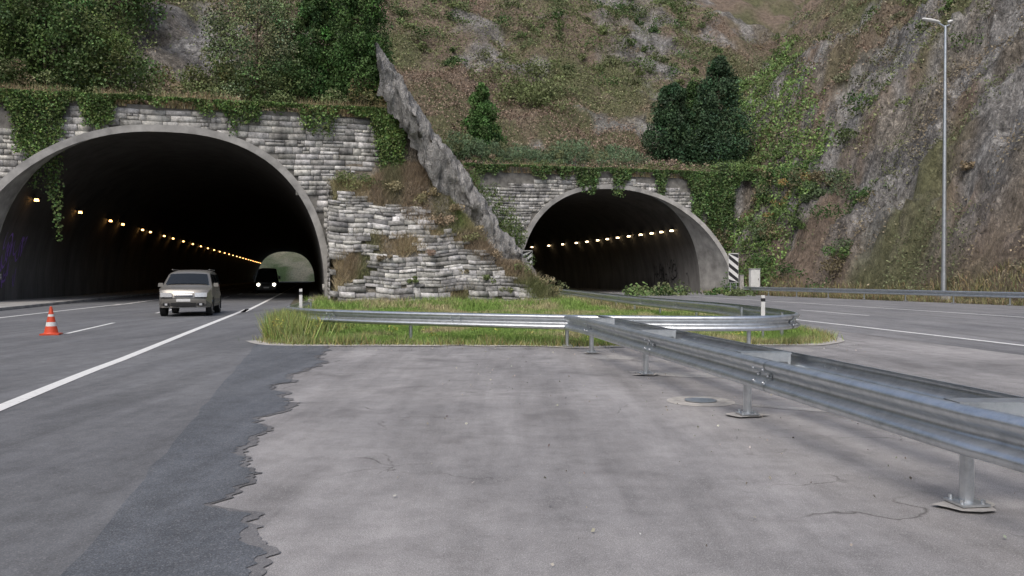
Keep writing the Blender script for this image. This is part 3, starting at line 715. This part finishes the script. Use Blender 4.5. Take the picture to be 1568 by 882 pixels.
# ------------------------------------------------------------ hillside cover
def scat(n,t0,t1,s0,s1,fn=None):
    t=rng.uniform(t0,t1,n);s=rng.uniform(s0,s1,n)
    if fn is not None:
        k=fn(t,s)>rng.uniform(0,1,n);t=t[k];s=s[k]
    return t,s,H(t,s)
def pts3(t,s,z): x,y,_=W(t,s);return np.stack([x,y,z],1)
t,s,h=scat(420000,-34,62,53,128,lambda t,s:(1-.93*rockmask(t,s))*(.35+1.0*vn(t*.5,s*.5,33)))
k=h>11.5;t,s,h=t[k],s[k],h[k]
def gmask(t,s): return sstep(fbm(t*.10,s*.10,4,51)+.12*(vn(t*.9,s*.9,4)-.5)+.20*sstep(s,94,122)+.12*sstep(t,32,48)+.08*sstep(-t,-2,12),.49,.64)
f=gmask(t,s)
c=lerp(np.broadcast_to(np.array([.29,.215,.165]),(len(t),3)),np.array([.19,.215,.10]),f)
c=lerp(c,np.array([.40,.34,.23]),(.6*(rng.random(len(t))<.14)).astype(float))
c=c*(.78+.44*fbm(t*.25,s*.25,3,71))[:,None]
c=np.clip(c*(1+.35*rng.normal(size=(len(t),1))),.03,.55)
foliage_obj('hillside_bracken',[leaves(pts3(t,s,h+rng.uniform(-.05,.8,len(t))*(.25+1.1*vn(t*.8,s*.8,12)**1.5)),rng.uniform(.14,.32,len(t)),c,.5,.4)])
t,s,h=scat(280000,38.8,84,5,110,lambda t,s:np.clip(sstep(fbm(t*.28,s*.2,4,73),.47,.58)+.6*(t<42)*vn(t*.6,s*.6,2)+.5*sstep(t,60,75)-.1,0,1))
f=vn(t*.25,s*.25,66);c=lerp(np.broadcast_to(np.array([.27,.225,.155]),(len(t),3)),np.array([.17,.195,.10]),sstep(f,.25,.55))
c=np.clip(c*(1+.3*rng.normal(size=(len(t),1))),.03,.55)
foliage_obj('cliff_scrub',[leaves(pts3(t,s,h+rng.uniform(-.05,.7,len(t))),rng.uniform(.10,.26,len(t)),c,.5,.4)])
def shrubs(name,n,rg,colr,rmin,rmax,nl,size,fn=None,flat_=.75,spread=6):
    t,s,h=scat(n,*rg,fn);C=[];R=[];K=[]
    for a,b_,z in zip(t,s,h):
        r0=rng.uniform(rmin,rmax);base=np.array(colr[rng.integers(len(colr))])*rng.uniform(.75,1.25)
        for q in range(spread):
            dt,ds=rng.normal(size=2)*r0*.5;x,y,_=W(a+dt,b_+ds)
            C.append([x,y,float(z)+r0*rng.uniform(.0,.85)]);R.append(r0*rng.uniform(.4,.65));K.append(base*rng.uniform(.75,1.25))
    foliage_obj(name,[clumps(np.array(C),np.array(R),nl,size,np.array(K),flat_)])
shrubs('hillside_shrubs',950,(-32,62,60,130),[G1,G3,(.18,.205,.10),(.13,.165,.075),G2],.6,2.0,38,.28,lambda t,s:np.clip(.06+.85*gmask(t,s),0,1)*(1-slabmask(t,s)))
shrubs('bush_thicket',20,(20,29,90,99),[G3,(.19,.22,.10)],1.4,2.6,60,.28)
shrubs('cliff_shrubs',280,(41,84,12,110),[G1,G3,(.18,.19,.11),(.26,.205,.13)],.5,1.8,45,.22,lambda t,s:.3+.7*sstep(t,46,58))
shrubs('portal_shrubs',60,(38.9,45,54,74),[G1,G2,(.10,.14,.07),(.2,.17,.1)],.8,1.7,80,.2)
shrubs('autumn_shrub',5,(41.5,44,64,69),[(.40,.27,.11),(.33,.25,.12)],.7,1.2,80,.16)
C=[];R=[];K=[]
for i in range(230):
    t=rng.uniform(10.5,18.6);s=rng.uniform(67,73);zm=11.6 if t<14.5 else 11.6-1.5*(t-14.5);z=rng.uniform(.03,1)*zm
    C.append([*W(t,s)[:2],z]);R.append(rng.uniform(.5,1.1));K.append(np.array(G1 if rng.random()<.6 else G3)*rng.uniform(.7,1.3))
foliage_obj('bank_bushes',[clumps(np.array(C),np.array(R),70,.2,np.array(K),.9)])
t,s,h=scat(80000,37,64,62,98,lambda t,s:sstep(1-np.abs(t-(41.5+.55*(s-66)))/6.5+.9*(fbm(t*.3,s*.3,3,5)-.5),.1,.4))
c=jcol((.20,.30,.10),len(t),.3,.08)*(.6+.7*vn(t*.6,s*.6,3))[:,None]
foliage_obj('ivy_slope',[leaves(pts3(t,s,h+rng.uniform(0,1.0,len(t))),rng.uniform(.15,.32,len(t)),c,.8,.5)])
C=[];R=[];K=[]
for i in range(380):
    t=rng.uniform(11,33);s=rng.uniform(74.5,80);hh=3.0*(.35+.65*float(vn(t*.35,1.0,6)))*(1.0 if t<28 else .6)
    x,y,_=W(t,s);z=float(H(t,s))+rng.uniform(0,1)*hh
    C.append([x,y,z]);R.append(rng.uniform(.4,.8));K.append(np.array((.135,.20,.11) if rng.random()<.7 else (.18,.20,.10))*rng.uniform(.7,1.25))
foliage_obj('willow_thicket',[clumps(np.array(C),np.array(R),75,.26,np.array(K),.9,.3,.8)])
def fringe(name,tr,s0,n,zt,cols,hh=1.2):
    C=[];R=[];K=[]
    for i in range(n):
        t=rng.uniform(*tr);s=s0+rng.uniform(-.1,3);z=zt(t)+rng.uniform(0,hh)*(.2+1.2*float(vn(t*.5,.3,9)))
        C.append([*W(t,s)[:2],float(z)]);R.append(rng.uniform(.3,.7));K.append(np.array(cols[rng.integers(len(cols))])*rng.uniform(.75,1.25))
    foliage_obj(name,[clumps(np.array(C),np.array(R),70,.15,np.array(K),.7)])
fringe('headwall_scrub',(-26,5.5),SL,300,lambda t:12.0,[G1,G3,(.3,.25,.15),(.2,.23,.11)],2.0)
fringe('headwall_scrub',(15,42),SR,190,lambda t:11.6,[G1,G3,(.28,.22,.15),(.14,.18,.08)],1.3)
parts=[]
for a0,a1,s0,zt,n in ((-19,5.5,SL,12.0,12000),(15,37,SR,11.6,7000)):
    t=rng.uniform(a0,a1,n);s=s0+rng.uniform(-.2,1.6,n);k=vn(t*.6,s*.3,3)>.4;t,s=t[k],s[k]
    parts.append(blades(pts3(t,s,np.full(len(t),zt-.1)),rng.uniform(.3,1.3,len(t)),.05,jcol((.42,.34,.20),len(t),.25,.08),.35))
foliage_obj('dry_grass_fringe',parts,M['grass'])
def ivy(name,sf,top,spec,size,cl):
    parts=[]
    for t0,t1,Lm,cnt in spec:
        t=rng.uniform(t0,t1,cnt);L=Lm*(.1+1.1*sstep(vn(t*1.1,t*0,44),.25,.9))*(.3+1.0*vn(t*4,t*0,45))
        u=rng.uniform(0,1,cnt)**1.1;z=np.array([top(a) for a in t])+.3-u*L
        tj=t+.15*rng.normal(size=cnt);parts.append(leaves(pts3(tj,sf-.2-rng.uniform(0,.28,cnt),z),rng.uniform(.6,1.3,cnt)*size,jcol(cl,cnt,.3,.1)*(.6+.7*vn(t*2,z*2,5))[:,None],.85))
    foliage_obj(name,parts)
tl2=lambda t:12.2;tr2=lambda t:11.9
ivy('ivy',SL,tl2,[(-26,-14.4,6.5,26000),(-14.6,-10.5,2.0,7000),(-10.8,-5.5,.9,1800),(-5.5,-1,1.9,3200),(-1,3,1.5,2000),(2.7,5.8,5.2,9500)],.15,(.15,.225,.075))
ivy('ivy',SR,tr2,[(14,20,1.2,1800),(20,25,.9,1500),(25,38,2.2,9000),(36,44,6.0,15000)],.22,(.13,.20,.075))
# dry & green vegetation on stone wing / spur
wl_=lambda t:np.minimum(6.6,.76*(13.7-t))
t,s,h=scat(110000,1.3,14.8,46.6,52.4,lambda t,s:np.clip(1.0*sstep(fbm(t*.35,(s-46.8)*1.6*.6,4,91),.56,.62)+1.0*(H(t,s)>wl_(t)-.1-.9*vn(t*1.2,s*1.2,40))+.5*sstep(vn(t*1.5,s*1.5,50),.78,.9),0,1))
c=lerp(np.broadcast_to(np.array([.44,.36,.23]),(len(t),3)),np.array([.20,.25,.09]),sstep(vn(t*.6,s*.6,14),.45,.7))
c=lerp(c,np.array([.26,.2,.16]),.6*sstep(vn(t*.4,s*.9,24),.55,.75))*(1+.25*rng.normal(size=(len(t),1)))
foliage_obj('dry_grass_tufts',[blades(pts3(t,s,h-.05),rng.uniform(.15,.6,len(t))*(.4+vn(t*1.1,s*1.1,4)),.04,np.clip(c,.02,.6),.5)],M['grass'])
C=[];R=[];K=[]
for (t,s,r,cc) in [(1.9,51.4,.8,G3),(2.7,51.2,.8,(.25,.27,.12)),(3.4,51.6,.7,G1),(2.3,52.0,.8,(.2,.24,.1)),(5,51.0,.7,(.34,.3,.18)),(6.6,50.6,.7,(.3,.28,.15)),(8.2,49.8,.6,(.34,.26,.18)),(9.6,49.2,.55,(.24,.25,.12)),(11,48.6,.5,(.34,.27,.18)),(12.6,48,.5,G3),(13.6,47.8,.6,(.34,.29,.18)),(14.3,47.4,.5,(.3,.27,.15)),(4.2,48.4,.3,(.24,.2,.14)),(7.0,48.6,.35,(.3,.22,.17)),(10.4,47.6,.4,G3),(12.2,48.8,.4,(.3,.25,.17)),(7.4,51.0,.5,(.36,.3,.18)),(9,50.3,.5,(.28,.23,.14)),(5.8,47.6,.3,G3),(8.8,47.9,.3,(.3,.26,.15)),(10.2,49.9,.5,(.36,.3,.18)),(11.6,47.2,.4,(.2,.22,.1))]:
    z=float(H(t,s))
    for q in range(7):
        C.append([*W(t+rng.normal()*r*.6,s+rng.normal()*.3)[:2],z+r*rng.uniform(.1,.9)]);R.append(r*.55);K.append(np.array(cc)*rng.uniform(.8,1.2))
foliage_obj('wing_shrubs',[clumps(np.array(C),np.array(R),70,.12,np.array(K),.8)])
t,s,h=scat(34000,4.5,14.6,52.8,73,None);c=jcol((.28,.24,.15),len(t),.3,.1)
g=vn(t*.4,s*.4,6)>.45;c[g]=jcol((.15,.19,.085),int(g.sum()),.3,.1)
k=s>54.5;foliage_obj('spur_scrub',[leaves(pts3(t,s,h+rng.uniform(0,.5,len(t)))[k],rng.uniform(.15,.3,int(k.sum())),c[k],.6)])
# ------------------------------------------------------------ grass
def inside(px,py,poly):
    x0,y0=poly[:,0],poly[:,1];x1,y1=np.roll(x0,-1),np.roll(y0,-1);r=np.zeros(len(px),bool)
    for a,b_,c_,d_ in zip(x0,y0,x1,y1):
        cnd=((b_>py)!=(d_>py));xi=(c_-a)*(py-b_)/(d_-b_+1e-12)+a;r^=cnd&(px<xi)
    return r
pl=np.array(catmull(gl+[gl[0]],1.0)[:-1])
def grass_pts(n,y0,y1,x0=-14,x1=9.5):
    x=rng.uniform(x0,x1,n);y=rng.uniform(y0,y1,n);k=inside(x,y,pl)&(rng.random(n)<.35+1.3*fbm(x*.9,y*.7,3,27));return x[k],y[k]
parts=[]
for n,y0,y1,h0,h1,w in ((150000,17.8,24,.05,.17,.018),(110000,24,36,.07,.22,.026),(70000,36,56,.12,.38,.05)):
    x,y=grass_pts(n,y0,y1);c=lerp(np.broadcast_to(np.array([.205,.315,.078]),(len(x),3)),np.array([.42,.37,.21]),sstep(fbm(x*.6,y*.45,4,17),.46,.66))
    c=np.clip(c*(1+.25*rng.normal(size=(len(x),1))),.01,.6);hh=rng.uniform(h0,h1,len(x))*(.3+1.4*vn(x*1.2,y*1.2,19))
    parts.append(blades(np.c_[x,y,np.full(len(x),.02)],hh,w,c,.45))
x=rng.normal(-6.0,.5,12000);y=rng.normal(21.3,1.4,12000);k=inside(x,y,pl);x,y=x[k],y[k]
parts.append(blades(np.c_[x,y,np.full(len(x),.02)],rng.uniform(.2,.75,len(x)),.024,jcol((.30,.35,.12),len(x),.3,.12),.3))
e0=catmull(gl+[gl[0]],.02);e0=e0[:int(len(e0)*.36)];sel=rng.integers(0,len(e0),18000);q=e0[sel]+rng.normal(size=(18000,2))*.15
parts.append(blades(np.c_[q,np.full(len(q),.015)],rng.uniform(.04,.2,len(q))*(.3+1.5*vn(q[:,0]*2,q[:,1]*2,5)),.016,jcol((.30,.31,.13),len(q),.3,.12),.5))
t=rng.uniform(37.6,39.4,26000);s=rng.uniform(15,72,26000);parts.append(blades(pts3(t,s,np.maximum(H(t,s),0)),rng.uniform(.1,.6,len(t))*(.4+vn(t,s,6)),.04,jcol((.3,.27,.15),len(t),.3,.12),.4))
foliage_obj('grass',parts,M['grass'])
C=[];K=[]
for i in range(250):
    x,y=(rng.normal(-6,.5),rng.normal(21.5,1.6)) if i<95 else (rng.uniform(-6,7),rng.uniform(18.6,32))
    if not inside(np.array([x]),np.array([y]),pl)[0]: continue
    C.append([x,y,rng.uniform(.05,.5) if i<95 else .08]);K.append(np.array((.20,.30,.085) if rng.random()<.8 else (.55,.5,.12))*rng.uniform(.7,1.2))
foliage_obj('weeds',[clumps(np.array(C),np.full(len(C),.17),50,.05,np.array(K),.9)])
n=700;x=np.r_[rng.uniform(-5,8,n//2),rng.uniform(-1,5,n//2)];y=np.r_[rng.normal(17.6,.5,n//2),rng.uniform(3,17,n//2)]
foliage_obj('gravel_grit',[leaves(np.c_[x,y,np.full(n,.02)],rng.uniform(.01,.035,n),jcol((.4,.37,.32),n,.3,.05),.8)])

# ------------------------------------------------------------ light, sky, camera
w=bpy.data.worlds.new('World');sc.world=w;w.use_nodes=True;nt=w.node_tree;bg=nt.nodes['Background']
sky=nt.nodes.new('ShaderNodeTexSky');sky.sky_type='NISHITA';sky.sun_disc=False
SE,SRr=math.radians(55),math.radians(200);sky.sun_elevation=SE;sky.sun_rotation=SRr;sky.dust_density=4;sky.air_density=1
nt.links.new(sky.outputs[0],bg.inputs[0]);bg.inputs[1].default_value=.15
sd=bpy.data.lights.new('sun','SUN');sd.energy=1.5;sd.angle=math.radians(45);sd.color=(1,.98,.94)
so=bpy.data.objects.new('sun',sd);link(so)
dv=Vector((math.sin(SRr)*math.cos(SE),math.cos(SRr)*math.cos(SE),math.sin(SE)));so.rotation_euler=dv.to_track_quat('Z','Y').to_euler()
cam=bpy.data.cameras.new('camera');cam.lens=28.0;cam.sensor_width=36;cam.clip_end=3000;cam.clip_start=.05
co=bpy.data.objects.new('camera',cam);co.location=(0,0,1.55);co.rotation_euler=(math.radians(90-.75),0,0);link(co);sc.camera=co
sc.view_settings.view_transform='Standard';sc.view_settings.look='None';sc.view_settings.exposure=0
